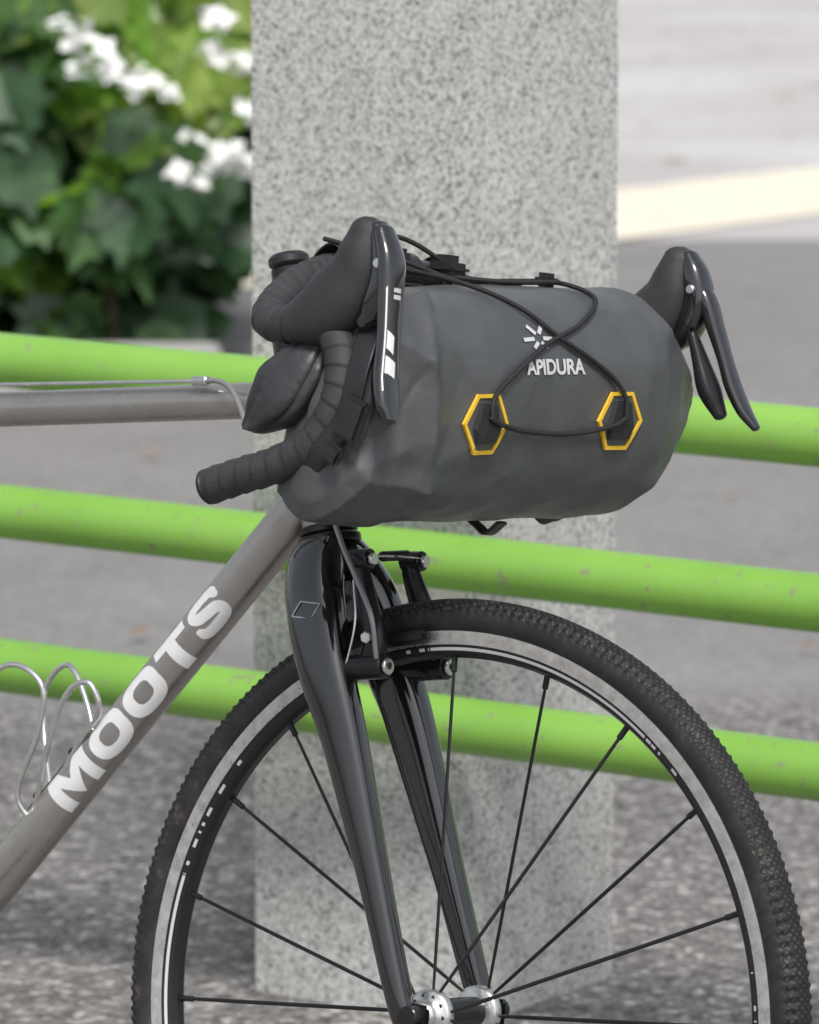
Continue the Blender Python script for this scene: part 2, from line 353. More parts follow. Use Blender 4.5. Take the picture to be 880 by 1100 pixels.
# lettering on the down tube: fine grid of cells kept where the letter shapes are
LH=.034
def inO(x,y,w):
    f=lambda a,b_: (abs(x-w/2)/a)**2.6+(abs(y-LH/2)/b_)**2.6
    return f(w/2,LH/2)<=1 and f(w/2-.0125,LH/2-.0092)>1
def seg(px,py,ax,ay,bx,by):
    dx,dy=bx-ax,by-ay; t=max(0,min(1,((px-ax)*dx+(py-ay)*dy)/(dx*dx+dy*dy))); return math.hypot(px-ax-dx*t,py-ay-dy*t)
def inM(x,y,w):
    s_=.0120
    if x<s_ or x>w-s_: return True
    m_=w/2; k=abs(x-m_)
    yc=LH*.30+k*(LH*.55/(m_-s_))
    return abs(y-yc)<.0085 and y<LH and y>.0005 if k<m_-s_ else False
def inT(x,y,w): return y>LH-.0095 or abs(x-w/2)<.0064
Sp=None
def inS(x,y,w):
    global Sp
    if Sp is None:
        P_=[(.92,.72),(.80,.83),(.50,.862),(.22,.83),(.145,.69),(.26,.56),(.5,.50),(.74,.44),(.855,.31),(.78,.17),(.50,.138),(.20,.17),(.08,.28)]
        Sp=crom([(a*w,b_*LH,0) for a,b_ in P_],4)
    return min(seg(x,y,Sp[i].x,Sp[i].y,Sp[i+1].x,Sp[i+1].y) for i in range(len(Sp)-1))<LH*.135
letters=[(inM,.052),(inO,.046),(inO,.046),(inT,.042),(inS,.041)]
GP=[.0062,.0042,.0042,.0038,0]; TL=sum(w for _,w in letters)+sum(GP)
d=Vector((.404,0,.4793)).normalized(); nu=Vector((-d.z,0,d.x)); sd=Vector((0,-1,0)); cc=Vector((-.3545,0,-.0685+(.60-.3545)*.4793/.404))
W=[];Fc=[];vid={};cs=.00045; x0=0
def lv(ix,iy,xo):
    key=(round(xo*1e6),ix,iy)
    if key not in vid:
        a=(iy*cs-LH/2)*1.08/.0195+rad(-13); X=xo+ix*cs
        W.append(cc+d*((X-TL/2)*.256/TL)+(sd*math.cos(a)+nu*math.sin(a))*.0198); vid[key]=len(W)-1
    return vid[key]
for (fn,w_),gp in zip(letters,GP):
    for ix in range(int(w_/cs)):
        for iy in range(int(LH/cs)):
            if fn((ix+.5)*cs,(iy+.5)*cs,w_): Fc.append((lv(ix,iy,x0),lv(ix+1,iy,x0),lv(ix+1,iy+1,x0),lv(ix,iy+1,x0)))
    x0+=w_+gp
mesh_obj("down_tube_lettering",W,Fc,M['white'],bike)
# fork
for s,nm in ((-1,"fork_blade"),(1,"fork_blade_far")):
    sweep(nm,[B(-.172,.366,s*.008),B(-.166,.350,s*.023),B(-.152,.322,s*.038),B(-.130,.272,s*.046),B(-.099,.210,s*.049),B(-.054,.102,s*.052),B(-.017,.012,s*.055),B(-.006,-.012,s*.055)],
      [(.019,.022),(.020,.025),(.0180,.0265),(.0165,.0245),(.0145,.0195),(.0115,.0135),(.0095,.0110),(.005,.010)],M['carbon'],bike,n=44,k=10,power=2.7)
    box("dropout",B(0,-.004,s*.053),.026,.006,.028,M['blkmetal'],bike,bev=.003)
cyl("fork_crown",cr+hd*(-.034),cr+hd*(-.0022),.029,M['carbon'],bike,r1=.0262,n=36,bev=.006)
sweep("fork_emblem",[B(-.160,.310,-.0580),B(-.140,.310,-.0580),B(-.133,.323,-.0573),B(-.153,.323,-.0573),B(-.160,.310,-.0580)],.0007,M['lgrey'],bike,n=6,k=1)
# brakes
for s in (-1,1):
    sweep("brake_arm",[B(-.088,.272,s*.040),B(-.084,.298,s*.041),B(-.098,.325,s*.038),B(-.110,.352,s*.035),B(-.112,.366,s*.034)],[(.008,.012),(.0075,.010),(.007,.0100),(.0060,.008),(.005,.0065)],M['blkmetal'],bike,n=16,power=2.8)
    cyl("brake_pivot",B(-.125,.270,s*.043),B(-.070,.278,s*.043),.0105,M['blkmetal'],bike)
    cyl("brake_pivot_bolt",B(-.0695,.278,s*.043),B(-.066,.2785,s*.043),.0070,M['silver'],bike)
    cyl("brake_pivot_socket",B(-.0659,.2786,s*.043),B(-.0656,.2786,s*.043),.0032,M['blk'],bike,n=6,bev=0)
    box("brake_pad_holder",B(-.072,.3005,s*.0195),.052,.011,.011,M['blk'],bike,bev=.003,rot=Matrix.Rotation(rad(-12),3,'Y'))
    cyl("brake_pad_bolt",B(-.088,.300,s*.024),B(-.086,.300,s*.050),.0045,M['blkmetal'],bike)
    cyl("brake_pad_nut",B(-.0859,.300,s*.0505),B(-.0855,.300,s*.054),.0052,M['silver'],bike,n=6)
    cyl("cable_anchor",B(-.120,.362,s*.036),B(-.100,.364,s*.036),.0085,M['blkmetal'],bike)
    cyl("cable_anchor_bolt",B(-.0995,.364,s*.036),B(-.096,.3645,s*.036),.0055,M['silver'],bike)
    sweep("brake_spring",[B(-.105,.270,s*.052),B(-.100,.31,s*.050),B(-.110,.345,s*.044)],.0011,M['silver'],bike,n=8)
sweep("brake_wire",[B(-.100,.366,-.040),B(-.100,.367,0),B(-.100,.366,.044)],.0009,M['silver'],bike,n=8)
sweep("brake_noodle",[B(-.150,.47,-.045),B(-.135,.405,-.050),B(-.120,.375,-.052),B(-.100,.350,-.056),B(-.078,.318,-.058),B(-.072,.285,-.054)],.0023,M['cable'],bike,n=10)
sweep("brake_boot",[B(-.108,.366,-.010),B(-.106,.368,.02)],.0045,M['blk'],bike,n=10)
# gear cable with housing
sweep("cable_housing",[B(-.305,.4985,-.020),B(-.290,.499,-.022),B(-.270,.494,-.030),B(-.250,.480,-.040),B(-.232,.462,-.05)],.0024,M['cable'],bike,n=10)
cyl("cable_stop",B(-.322,.4972,-.017),B(-.303,.4985,-.020),.0042,M['silver'],bike,n=14)
sweep("inner_cable",[B(-.75,.462,-.014),B(-.62,.473,-.014),B(-.322,.4972,-.017)],.0017,M['silver'],bike,n=8)
# bottle cage
sweep("bottle_cage_wire",[B(-.513,.113,-.03),B(-.493,.125,-.036),B(-.500,.155,-.038),B(-.511,.197,-.038),B(-.4995,.229,-.036),B(-.474,.236,-.033),B(-.449,.218,-.030),B(-.455,.177,-.026),B(-.477,.125,-.02),B(-.466,.100,-.012)],.0026,M['silver'],bike,n=12)
sweep("bottle_cage_wire_b",[B(-.462,.112,-.012),B(-.448,.15,-.022),B(-.4335,.191,-.030),B(-.416,.222,-.032),B(-.397,.229,-.030),B(-.3885,.206,-.024),B(-.417,.176,-.012),B(-.438,.145,-.008)],.0026,M['silver'],bike,n=12)
sweep("bottle_cage_wire_c",[B(-.462,.112,.012),B(-.50,.17,.036),B(-.505,.215,.038),B(-.474,.236,.034),B(-.43,.18,.02),B(-.438,.145,.008)],.0026,M['silver'],bike,n=12)
box("bottle_cage_mount",B(-.445,.138,0),.085,.018,.010,M['blkmetal'],bike,bev=.002,rot=Matrix.Rotation(-math.atan2(.765,.644),3,'Y'))
for q in (-.028,.028):
    p=Vector(B(-.449,.142))+d*q; cyl("cage_bolt",p,p+nu*.006,.005,M['blk'],bike,n=12)
# handlebar
def tapemod(s,an):
    x=(s/.0150+an/(2*math.pi))%1.0
    return 1+.09*x if x<.93 else 1+.09*(1-x)/.07
for s,nm in ((-1,""),(1,"_far")):
    df=.008 if s>0 else 0; du=.012 if s>0 else 0
    sweep("handlebar_top"+nm,[B(-.135,.600,0),B(-.135,.600,s*.03),B(-.135,.600,s*.055)],.0156,M['blkmetal'],bike,n=24)
    P=[B(-.135,.600,s*.05),B(-.133,.595,s*.09),B(-.124,.580+du*.5,s*.14),B(-.109,.561+du,s*.182),B(-.094,.550+du,s*.204),B(-.072,.547+du,s*.211),B(-.045,.551+du,s*.212),B(-.020,.542+du,s*.213),B(-.008,.517,s*.215),B(-.008,.489,s*.218),B(-.024,.459,s*.221),B(-.055,.438,s*.225),B(-.088,.426,s*.228),B(-.118,.415,s*.230)]
    sweep("bar_tape"+nm,P,.0140,M['tape'],bike,n=28,k=26,modf=tapemod)
    pe=Vector(P[-1]); dv=(Vector(P[-1])-Vector(P[-2])).normalized()
    cyl("bar_plug"+nm,pe,pe+dv*.006,.0145,M['blk'],bike,bev=.003)
    hh=[(-.058+df,.549+du),(-.047+df,.553+du),(-.034+df,.559+du),(-.018+df,.572+du),(-.004+df,.592+du),(.001+df,.610+du),(.004+df,.625+du)]
    rr=[(.0172,.0175),(.0192,.0215),(.0208,.0255),(.0215,.0280),(.0195,.0235),(.0180,.0190),(.0145,.0145)]
    sweep("brake_hood"+nm,[B(a,b_,s*.213) for a,b_ in hh],rr,M['rubber'],bike,n=36,k=12,power=2.3)
    sweep("lever_body"+nm,[B(.013+df,.628+du,s*.213),B(.022+df,.612+du,s*.213),B(.026+df,.590+du,s*.214),B(.018+df,.566+du,s*.214),B(.008+df,.555+du,s*.214)],[(.010,.007),(.0130,.010),(.0135,.0115),(.012,.011),(.008,.008)],M['carbon'],bike,n=24,power=2.8)
    cyl("lever_pivot"+nm,B(.026+df,.600+du,s*.197),B(.026+df,.600+du,s*.2295),.004,M['silver'],bike,n=14)
    if s<0: lp=[(.020,.626,.215),(.031,.602,.217),(.035,.570,.219),(.039,.540,.222),(.043,.512,.226),(.050,.490,.230),(.055,.479,.232)]
    else: lp=[(.030,.622,.213),(.043,.604,.214),(.053,.580,.216),(.062,.557,.219),(.071,.534,.222),(.082,.514,.225),(.094,.500,.227)]
    LR=[(.010,.006),(.0130,.0080),(.0120,.0075),(.0110,.0065),(.0125,.0068),(.0115,.006),(.006,.004)]
    if s>0: LR=[(a*.8,b_*.85) for a,b_ in LR]
    sweep("brake_lever"+nm,[B(a,b_,s*c) for a,b_,c in lp],LR,M['carbon'],bike,n=24,k=8,power=2.8)
    sp_=[(a-.013,b_-.006,c-.016) for a,b_,c in lp[2:6]]
    sweep("shift_paddle"+nm,[B(a,b_,s*c) for a,b_,c in sp_],[(.005,.004),(.009,.006),(.012,.008),(.007,.005)],M['blkmetal'],bike,n=18,power=2.8)
    if s<0:
        ln=[Vector(B(a,b_,s*c)) for a,b_,c in lp]
        def face(t,side_,off=.0004):
            i=min(int(t),len(ln)-2);q=t-i; p=ln[i].lerp(ln[i+1],q); tt=(ln[i+1]-ln[i]).normalized()
            a_=Vector((0,1,0)); a_=(a_-tt*a_.dot(tt)).normalized(); fr=a_.cross(tt)
            if fr.x<0: fr=-fr
            ra=LR[i][0]+(LR[i+1][0]-LR[i][0])*q; rb=LR[i][1]+(LR[i+1][1]-LR[i][1])*q
            return p+a_*(side_*ra)+fr*((1-abs(side_)**2.8)**(1/2.8)*rb+off)
        def decal(name,cells,m_):
            V=[];Fc=[]
            for (t0,t1,s0,s1,sk) in cells:
                K=8; b0=len(V)
                for i in range(K+1):
                    for j in range(4):
                        u=i/K; V.append(face(t0+(t1-t0)*u+sk*j/3,s0+(s1-s0)*j/3))
                for i in range(K):
                    for j in range(3): q=b0+i*4+j; Fc.append((q,q+1,q+5,q+4))
            mesh_obj(name,V,Fc,m_,bike)
        decal("lever_lettering",[(1.15+i*.17,1.15+i*.17+.11,-.45,.25,.0) for i in range(5)],M['lgrey'])
        decal("lever_stripe_and_highlight",[(2.75,3.25,-.80,-.15,.15),(3.45,3.95,-.80,.10,.15),(.9,4.6,-.93,-.86,0)],M['white'])  # two printed stripes; the thin edge line is a highlight painted in white
# ------------------------------------------------------------------ handlebar bag
bag=empty("handlebar_bag",MW)
KT=[(-.213,.030,.018,-.012,.483),(-.210,.072,.036,-.014,.483),(-.203,.087,.048,-.017,.484),(-.186,.0915,.058,-.020,.486),(-.160,.0925,.070,-.027,.4885),(-.12,.0935,.080,-.039,.4915),(0,.096,.089,-.048,.499),(.11,.097,.088,-.041,.506),(.158,.094,.085,-.036,.511),(.185,.080,.074,-.031,.515),(.212,.054,.054,-.022,.521),(.229,.034,.036,-.014,.524),(.238,.018,.018,-.009,.526)]
def kt(l):
    l=max(KT[0][0],min(KT[-1][0],l))
    for a,b_ in zip(KT,KT[1:]):
        if l<=b_[0]:
            t=(l-a[0])/(b_[0]-a[0]); return [a[i]+(b_[i]-a[i])*t for i in range(1,5)]
    return KT[-1][1:]
CREASE=[(-.150,62,-.168,18,.0055,.009),(-.168,18,-.150,-34,.0075,.009),(-.150,-34,-.175,-70,.002,.014),(-.205,35,-.168,18,.0045,.008),(-.168,18,-.205,-10,-.0065,.010),
        (-.205,-30,-.150,-34,.0050,.009),(-.150,-34,-.05,-50,.0018,.012),(-.150,62,-.05,70,.0022,.014),(-.125,10,-.150,-34,-.0030,.016),(-.205,70,-.150,62,.005,.010),(-.185,95,-.13,80,.004,.012),
        (-.145,40,-.105,8,.0020,.007),(-.14,-20,-.09,-8,.0018,.007),(-.12,-55,-.04,-25,.0012,.008),(-.13,55,-.06,48,.0012,.008),(.10,-30,.03,-48,.0010,.009),(.13,15,.12,-25,.0012,.008),
        (.235,0,.165,35,.0040,.011),(.235,-5,.165,-40,.0040,.011),(.165,35,.155,80,.0035,.011),(.165,-40,.150,-85,.0030,.012),(.165,35,.08,55,.0012,.014),(-.205,-60,-.16,-75,.002,.012)]
def bagS(l,phi,off=0,wr=True):
    rU,rF,cF,cU=kt(l); pw=2/2.6
    c,s=math.cos(phi),math.sin(phi)
    x=math.copysign(abs(c)**pw,c); y=math.copysign(abs(s)**pw,s)
    k=0
    we=max(0,(-l-.10)/.10)
    if wr:
        q=Vector((l*9,c*1.1,s*1.1))
        wf=max(0,(l-.13)/.1); w=min(1,we)+.4*min(1,wf)
        r1=1-abs(noise.noise(Vector((l*14,c*1.9+5,s*1.9))))*2
        k=.0010*noise.noise(q*3)+w*.0035*(r1-.6)+.0012*(1-abs(noise.noise(Vector((l*12+c,c*1.4,s*1.4+3))))*2)
        pd=((phi+math.pi)%(2*math.pi))-math.pi
        py=pd*.09
        for (l0,p0,l1,p1,h,wd) in CREASE:
            ay=rad(p0)*.09; by=rad(p1)*.09; dx=l1-l0; dy=by-ay
            t=max(0,min(1,((l-l0)*dx+(py-ay)*dy)/(dx*dx+dy*dy)))
            dd=math.hypot(l-l0-dx*t,py-ay-dy*t)
            if dd<wd*2.2: k+=h*.85*max(0,1-dd/(wd*2.2))**1.6
    sh=min(1,we)**2*max(0,-s)
    return Vector((cF+x*(rF+k+off)-.010*sh,l-.018*sh,cU+y*(rU+k+off)))
def phv(l,v):
    """surface angle whose height above the bag's axis is v"""
    rU=kt(l)[0]; q=max(-1,min(1,v/rU)); return math.copysign(math.asin(abs(q)**(2.6/2)),v)
NL,NP=230,240; V=[];Fc=[]
ls=[KT[0][0]+(KT[-1][0]-KT[0][0])*(.5-.5*math.cos(math.pi*i/(NL-1))) for i in range(NL)]
for l in ls:
    for j in range(NP): V.append(bagS(l,2*math.pi*j/NP))
for i in range(NL-1):
    for j in range(NP):
        j2=(j+1)%NP; Fc.append((i*NP+j,(i+1)*NP+j,(i+1)*NP+j2,i*NP+j2))
for i,rv in ((0,0),(NL-1,1)):
    V.append(sum((V[i*NP+j] for j in range(NP)),Vector())/NP); cix=len(V)-1
    for j in range(NP):
        j2=(j+1)%NP; f=(i*NP+j,i*NP+j2,cix); Fc.append(f if not rv else f[::-1])
mesh_obj("bag_body",V,Fc,M['bag'],bag)
def pleats(cnt,amp,tw):
    """lengthwise fold ridges for rolled fabric"""
    return lambda s,an: 1+amp*(abs(math.sin(an*cnt/2+s*tw))-.5)+amp*.5*noise.noise(Vector((s*50,math.cos(an),math.sin(an))))
sweep("roll_closure",[B(-.040,.535,-.203),B(-.052,.512,-.212),B(-.068,.490,-.216),B(-.088,.472,-.214),B(-.104,.4645,-.211)],[(.010,.012),(.015,.022),(.015,.024),(.010,.013),(.003,.003)],M['bagdark'],bag,n=96,k=16,power=3.2,modf=pleats(5,.16,14))
sweep("roll_closure_upper",[B(-.09,.540,-.15),B(-.075,.522,-.18),B(-.06,.50,-.20)],[(.012,.018),(.014,.022),(.010,.016)],M['bagdark'],bag,n=96,k=16,power=3.2,modf=pleats(4,.18,20))
sweep("roll_fold",[B(.010,.555,-.200),B(.002,.515,-.212),B(-.012,.465,-.214),B(-.02,.43,-.205)],[(.006,.014),(.009,.024),(.009,.026),(.006,.014)],M['bag'],bag,n=96,k=16,power=3.2,modf=pleats(5,.14,12))
def strap(name,pp,w,t,m,side): return sweep(name,pp,[(w,t)]*len(pp),m,bag,side=side,n=16,k=6,power=5)
strap("closure_strap",[B(.01,.56,-.205),B(.016,.52,-.226),B(.010,.48,-.229),B(-.01,.45,-.232),B(-.035,.43,-.225)],.010,.0014,M['blk'],(1,0,-.2))
box("buckle",B(.018,.478,-.233),.026,.010,.034,M['blk'],bag,bev=.003,rot=Matrix.Rotation(rad(18),3,'Y'))
box("buckle_tab",B(.006,.450,-.238),.020,.008,.016,M['blk'],bag,bev=.003,rot=Matrix.Rotation(rad(28),3,'Y'))
for l in (-.07,.07):
    strap("bar_strap",[bagS(l,rad(a),.0012) for a in (95,115,140,165,190)],.0125,.0012,M['blk'],(0,1,0))
    sweep("bar_strap_loop",[B(-.118,.575,l),B(-.112,.600,l),B(-.135,.6195,l),B(-.155,.600,l),B(-.14,.57,l)],[(.0125,.0014)]*5,M['blk'],bag,n=12,power=4)
box("strap_buckle",B(-.075,.608,.0),.03,.028,.010,M['blk'],bag,bev=.004)
box("strap_buckle_b",B(-.100,.614,-.045),.022,.03,.014,M['blk'],bag,bev=.004)
strap("under_strap",[B(-.055,.404,.035),B(-.045,.398,.035),B(-.035,.393,.035),B(-.022,.403,.035)],.007,.0016,M['blk'],(0,1,0))
def hexa(l0,v0,nm):
    hx=[(-.0290,0),(-.0140,-.0235),(.0140,-.0235),(.0290,0),(.0140,.0235),(-.0140,.0235)]
    def P(x,y,off): 
        l=l0+x; return bagS(l,phv(l,v0+y),off,True)
    V=[];Fc=[];n=6;sub=6
    ring=[]
    for i in range(n):
        a=hx[i];b_=hx[(i+1)%n]
        for q in range(sub): t=q/sub; ring.append((a[0]+(b_[0]-a[0])*t,a[1]+(b_[1]-a[1])*t))
    K=len(ring)
    for sc_,off in ((1,.0006),(.99,.0030),(.865,.0030),(.86,.0006)):
        for x,y in ring: V.append(P(x*sc_,y*sc_,off))
    for a in range(3):
        for j in range(K):
            j2=(j+1)%K; Fc.append((a*K+j,a*K+j2,(a+1)*K+j2,(a+1)*K+j))
    mesh_obj("hexagon_trim"+nm,V,Fc,M['yellow'],bag,smooth=False)
    V=[];Fc=[]
    for q in range(1,6):
        for x,y in ring: V.append(P(x*.86*q/5,y*.86*q/5,.0018))
    V.append(P(0,0,.0018))
    for a in range(4):
        for j in range(K):
            j2=(j+1)%K; Fc.append((a*K+j,a*K+j2,(a+1)*K+j2,(a+1)*K+j))
    for j in range(K): Fc.append((j,(j+1)%K,len(V)-1))
    mesh_obj("hexagon_patch"+nm,V,Fc,M['bag'],bag)
    V=[];Fc=[]
    tb=[(-.013,-.015),(.013,-.015),(.017,-.004),(.010,.016),(-.010,.016),(-.017,-.004)]
    for off in (.0019,.0056):
        for x,y in tb: V.append(P(x*(1 if off<.003 else .9),y*(1 if off<.003 else .9),off))
    V.append(P(0,0,.0064))
    for j in range(6): Fc.append((j,(j+1)%6,6+(j+1)%6,6+j)); Fc.append((6+j,6+(j+1)%6,12))
    mesh_obj("loop_tab"+nm,V,Fc,M['cord'],bag,smooth=False)
hexa(-.09,-.010,""); hexa(.09,-.009,"_far")
def cordp(name,pp,r=.0021): sweep(name,pp,r,M['cord'],bag,n=10,k=10)
def c(l,ph,o=.0035):
    if abs(ph)<=90: return bagS(l,phv(l,math.sin(rad(ph))*kt(l)[0]),o)
    return bagS(l,rad(ph),o)
cordp("bungee_a",[B(-.118,.606,-.06),B(-.085,.604,-.055),c(-.055,78,.004),c(-.02,56),c(.012,36),c(.045,25),c(.075,15),c(.088,6,.007),c(.090,-3,.008)])
cordp("bungee_b",[c(.095,98,.004),c(.096,84,.004),c(.088,62),c(.045,44),c(-.005,33),c(-.050,20),c(-.080,9),c(-.090,2,.007),c(-.090,-4,.008)])
cordp("bungee_c",[c(-.092,-3,.008),c(-.075,-6,.007),c(-.03,-10),c(.03,-11),c(.075,-7,.007),c(.092,-3,.008)])
cordp("bungee_d",[B(-.128,.622,-.10),B(-.09,.610,-.04),c(.0,96,.004),c(.06,92,.004),c(.095,92,.005)])
cordp("bungee_e",[B(-.12,.606,-.085),B(-.085,.602,-.03),c(.03,88,.004),c(.095,86,.005)])
cordp("bungee_f",[B(-.11,.618,-.075),B(-.10,.63,-.04),B(-.085,.615,0),c(.02,110,.006)])
box("cord_toggle",c(.095,90,.006),.014,.022,.012,M['cord'],bag,bev=.004)
box("cord_lock",B(-.085,.612,.012),.022,.03,.016,M['cord'],bag,bev=.006)
V,Fc=text_mesh("APIDURA",.014,bold=.00045)
xs=[v.x for v in V]; k_=.078/(max(xs)-min(xs))
mesh_obj("bag_lettering",[bagS(v.x*k_+.002,phv(0,.034+v.y*k_*.92),.0011) for v in V],Fc,M['lgrey'],bag)
V=[];Fc=[]
def quad(p,q,w):
    p=Vector(p);q=Vector(q);dd=(q-p).normalized();nn=Vector((-dd.y,dd.x))*w; b0=len(V)
    S=6
    for i in range(S+1):
        t=p.lerp(q,i/S)
        for z in (t-nn,t+nn): V.append(bagS(-.012+z.x,phv(0,.0590+z.y*.75),.0010))
    for i in range(S): Fc.append((b0+2*i,b0+2*i+2,b0+2*i+3,b0+2*i+1))
for a,b_ in (((-.021,-.003),(-.006,-.002)),((.006,-.002),(.021,-.003)),((-.010,.012),(-.002,.003)),((.010,.012),(.002,.003)),((-.002,-.006),(-.009,-.012)),((.002,-.006),(.009,-.012))): quad(a,b_,.0021)
mesh_obj("bag_emblem",V,Fc,M['lgrey'],bag,smooth=False)
# ------------------------------------------------------------------ pillar
w=.293
pc=Vector((.0615,1.27,0))
ea=Vector((-math.cos(rad(36)),math.sin(rad(36)),0)); eb=Vector((math.sin(rad(36)),math.cos(rad(36)),0))
ctr=pc+ea*w/2+eb*w/2
pil=empty("granite_pillar",Matrix.Translation(ctr)@Matrix.Rotation(rad(-36),4,'Z'))
box("pillar_shaft",(0,0,1.2-.03),w,w,2.46,M['granite'],pil,bev=.0015)
box("pillar_cap",(0,0,2.44),w+.06,w+.06,.08,M['granite'],pil,bev=.008)
# ------------------------------------------------------------------ railing
fence=empty("green_guard_rail")
fd=Vector((math.cos(rad(28)),-math.sin(rad(28)),-.030))
for i,z in enumerate((.701,.530,.354)):
    mid=Vector((0,1.224,z))
    cyl("rail_%d"%(i+1),mid-fd*2.2,mid+fd*1.5,.0305,M['green'],fence,n=64,bev=.004)
for q in (-2.2,1.5):
    b0=Vector((0,1.224,0))+fd*q; b0.z=-.05
    cyl("post",b0,b0+Vector((0,0,.88)),.04,M['green'],fence,n=32,bev=.01)
# ------------------------------------------------------------------ ground
def sheet(name,pts,z,m):
    return mesh_obj(name,[(x,y,z) for x,y in pts],[tuple(range(len(pts)))],m,None,smooth=False)
sheet("ground",[(-200,-200),(200,-200),(200,250),(-200,250)],0,M['coarse'])
mesh_obj("road",[(-60,4.6,.0003),(60,4.4,.0003),(60,5.4,.004),(-60,5.6,.004),(60,13.4,.004),(-60,11.5,.004)],[(0,1,2,3),(3,2,4,5)],M['smooth'],None,smooth=False)
mesh_obj("pavement",[(-60,10.8,.0045),(60,12.8,.0045),(60,13.8,.008),(-60,11.8,.008),(60,120,.008),(-60,120,.008)],[(0,1,2,3),(3,2,4,5)],M['pave'],None,smooth=False)
md=Vector((.56,.83))
a=Vector((.70,11.75)); pa=a-md*3; pb=a+md*9
sheet("road_marking",[(pa.x,pa.y),(pb.x,pb.y),(pb.x,pb.y+2.2),(pa.x,pa.y+2.2)],.012,M['paint'])
V=[];Fc=[]
for i in range(260):
    if i<190: px,py=random.uniform(-4,6),random.uniform(15,32)
    else: px,py=random.uniform(-2.5,2.5),random.uniform(2.5,9)
    s_=random.uniform(.010,.022)*(1 if i>=190 else 2.2); an=random.uniform(0,6.28); b0=len(V)
    for q in range(6):
        rr_=s_*(1 if q%3 else 1.7); V.append((px+math.cos(an+q*1.047)*rr_,py+math.sin(an+q*1.047)*rr_*.9,.017+random.uniform(0,.006)))
    Fc.append(tuple(range(b0,b0+6)))
M['litter']=mat("dry_leaf",(.26,.14,.07),.8,0,.5,2)
mesh_obj("leaf_litter",V,Fc,M['litter'],None,smooth=False)
# ------------------------------------------------------------------ shrub
def leafmat(name,col,tr):
    m,nt,b=new_mat(name); tc=N(nt,"ShaderNodeTexCoord")
    n=N(nt,"ShaderNodeTexNoise",Scale=9,Detail=2); lk(nt,tc.outputs["Object"],n.inputs["Vector"])
    r=ramp(nt,[(.3,tuple(c*.65 for c in col)),(.7,tuple(c*1.3 for c in col))],n.outputs["Fac"])
    lk(nt,r.outputs[0],b.inputs["Base Color"]); b.inputs["Roughness"].default_value=.32
    t=N(nt,"ShaderNodeBsdfTranslucent"); t.inputs[0].default_value=(col[0]*2.2,col[1]*2.2,col[2]*.9,1)
    mx=N(nt,"ShaderNodeMixShader"); mx.inputs[0].default_value=tr
    out=nt.nodes["Material Output"]; lk(nt,b.outputs[0],mx.inputs[1]); lk(nt,t.outputs[0],mx.inputs[2]); lk(nt,mx.outputs[0],out.inputs[0])
    return m
LM=[leafmat("leaf_dark",(.045,.100,.042),.2),leafmat("leaf_mid",(.085,.175,.058),.3),leafmat("leaf_bright",(.19,.34,.06),.45),leafmat("leaf_yellow",(.30,.39,.12),.45),mat("white_patch",(.88,.88,.85),.6),mat("twig",(.10,.075,.05),.8,0,.3,20)]
shrub_c=[(-1.9,8.6,.75,1.5,.75,.85),(-.95,8.3,.65,.60,.6,.75),(-1.1,8.8,1.15,.75,.6,.7),(-3.2,8.9,.8,1.2,.8,1.0),(-.66,8.5,.75,.36,.4,.65),(-.85,8.0,.45,.45,.35,.5),(-1.6,9.2,1.6,1.2,.6,.7)]
V=[];Fc=[];FM=[]
half=[(0,0),(.16,.10),(.42,.28),(.5,.30),(.46,.50),(.60,.62),(.36,.66),(.30,.84),(.14,.84),(0,1.05)]
def leaf(p,nrm,size,mi,tip):
    t=tip-nrm*tip.dot(nrm)
    if t.length<1e-3: return
    t.normalize(); s_=nrm.cross(t); b0=len(V)
    k=random.uniform(.1,.35); cv=random.uniform(.05,.3)
    for sg in (1,-1):
        for (x,y) in half:
            z=abs(x)*k-(y*y)*cv
            V.append(p+(s_*x*sg+t*(y-.4)+nrm*z)*size)
    n=len(half)
    for sg in (0,1):
        o=b0+sg*n
        for i in range(1,n-1):
            f=(o,o+i,o+i+1); Fc.append(f if not sg else f[::-1]); FM.append(mi)
cnt=0
while cnt<4000:
    cx_,cy_,cz_,rx,ry,rz=random.choice(shrub_c)
    u=Vector((random.gauss(0,1),random.gauss(0,1),random.gauss(0,1))).normalized()*(random.random()**.33)
    p=Vector((cx_+u.x*rx,cy_+u.y*ry,cz_+u.z*rz))
    if p.z<.06: continue
    cl=noise.noise(p*2.6)
    if cl<-.18 and random.random()<.85: continue
    if p.x>-.56 and .15<p.z<.36 and random.random()<.7: continue
    nrm=(Vector((u.x*.5,u.y*.5-.5,.7))+Vector((random.gauss(0,.5),random.gauss(0,.5),random.gauss(0,.35)))).normalized()
    tip=Vector((random.gauss(0,1),-.5+random.gauss(0,.7),-.6))
    q=noise.noise(p*1.9+Vector((9,3,1)))+random.uniform(-.3,.3)+u.z*.2
    mi=0 if q<-.02 else (1 if q<.18 else (2 if q<.42 else 3))
    leaf(p,nrm,random.uniform(.12,.25),mi,tip); cnt+=1
patches=[(-.70,.75,1.2),(-.79,.84,.7),(-.62,.72,.5),(-.47,.57,.8),(-.54,.50,.4),(-.41,.53,.6),(-.43,.79,.8),(-.48,.89,.4),(-.38,.66,.4),(-1.6,.7,1.1),(-2.1,.9,1),(-1.9,1.1,1),(-2.9,.9,1.2),(-1.3,1.2,1.2),(-.7,1.3,1.2)]  # loose clusters of small white star-shaped faces among the leaves
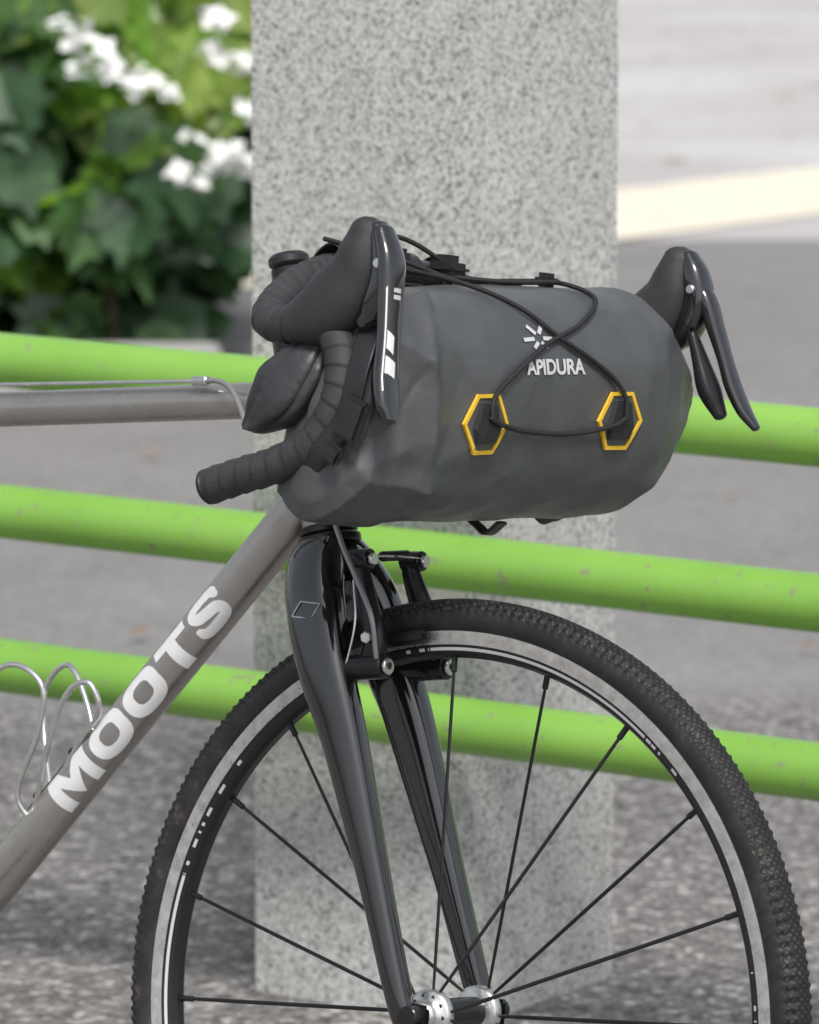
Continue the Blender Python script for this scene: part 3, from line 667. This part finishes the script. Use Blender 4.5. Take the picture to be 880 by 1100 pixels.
for x,z,sz in patches:
    y=7.58
    for i in range(int(19*sz)):
        t_=random.uniform(-1,1)
        p=Vector((x+t_*.095*sz,y+random.uniform(-.06,.06),z-t_*.03*sz+random.gauss(0,.024)*sz)); s_=random.uniform(.014,.036)
        u=(Vector((0,-.45,.8))+Vector((random.gauss(0,.4),random.gauss(0,.4),random.gauss(0,.3)))).normalized()
        a=u.orthogonal().normalized(); bb=u.cross(a); b0=len(V); an=random.uniform(0,6)
        for q in range(8):
            r_=s_*(1.15 if q%2 else .7); V.append(p+a*math.cos(an+q*.785)*r_+bb*math.sin(an+q*.785)*r_+u*random.uniform(0,.005))
        Fc.append(tuple(range(b0,b0+8))); FM.append(4)
for i in range(60):
    cx_,cy_,cz_,rx,ry,rz=random.choice(shrub_c)
    p0=Vector((cx_+random.uniform(-.3,.3)*rx,cy_+random.uniform(-.2,.2),0)); p1=Vector((cx_+random.uniform(-.9,.9)*rx,cy_+random.uniform(-.8,.6)*ry,cz_+rz*random.uniform(0,.8)))
    pm=p0.lerp(p1,.5)+Vector((0,0,.15)); last=None
    pts=crom([p0,pm,p1],5)
    for j,c_ in enumerate(pts):
        r_=.012*(1-j/len(pts)*.7); b0=len(V)
        for kx in range(5): an=2*math.pi*kx/5; V.append(c_+Vector((math.cos(an)*r_,math.sin(an)*r_,0)))
        if last is not None:
            for kx in range(5): Fc.append((last+kx,last+(kx+1)%5,b0+(kx+1)%5,b0+kx)); FM.append(5)
        last=b0
mesh_obj("leafy_shrub",V,Fc,LM,None,smooth=False,fm=FM)
box("kerb",(-3.25,7.35,.06),5.6,.12,.12,M['kerb'],None,bev=.01)
M['soil']=mat("soil",(.06,.05,.04),.95,0,.4,8,.8,30,bdist=.02)
mesh_obj("planting_bed",[(-6,7.41,.06),(-.45,7.41,.06),(-.62,9.2,.06),(-6,10.2,.06)],[(0,1,2,3)],M['soil'],None,smooth=False)
# ------------------------------------------------------------------ light
w=bpy.data.worlds.new("World"); sc.world=w; w.use_nodes=True
nt=w.node_tree; bg=nt.nodes["Background"]
sky=N(nt,"ShaderNodeTexSky",sky_type='NISHITA'); sky.sun_disc=False
el,az=rad(56),rad(170)
sky.sun_elevation=el; sky.sun_rotation=az; sky.dust_density=3; sky.air_density=1
hs=N(nt,"ShaderNodeHueSaturation"); hs.inputs["Saturation"].default_value=.35
lk(nt,sky.outputs[0],hs.inputs["Color"]); lk(nt,hs.outputs[0],bg.inputs[0]); bg.inputs[1].default_value=.15
sd=bpy.data.lights.new("sun",'SUN'); sd.energy=2.6; sd.angle=rad(14); sd.color=(1,.975,.945)
so=bpy.data.objects.new("sun",sd); sc.collection.objects.link(so)
dirv=Vector((math.sin(az)*math.cos(el),math.cos(az)*math.cos(el),math.sin(el)))
so.rotation_euler=dirv.to_track_quat('Z','Y').to_euler()
# ------------------------------------------------------------------ camera
cd=bpy.data.cameras.new("Camera"); cam=bpy.data.objects.new("Camera",cd); sc.collection.objects.link(cam); sc.camera=cam
cam.location=(0,-3.744,1.277); cam.rotation_euler=(rad(82),0,0)
cd.sensor_fit='VERTICAL'; cd.sensor_height=24; cd.lens=5030/1100*24; cd.clip_end=600
cd.dof.use_dof=True; cd.dof.focus_distance=3.80; cd.dof.aperture_fstop=7
sc.view_settings.view_transform='Standard'; sc.view_settings.look='None'; sc.view_settings.exposure=0
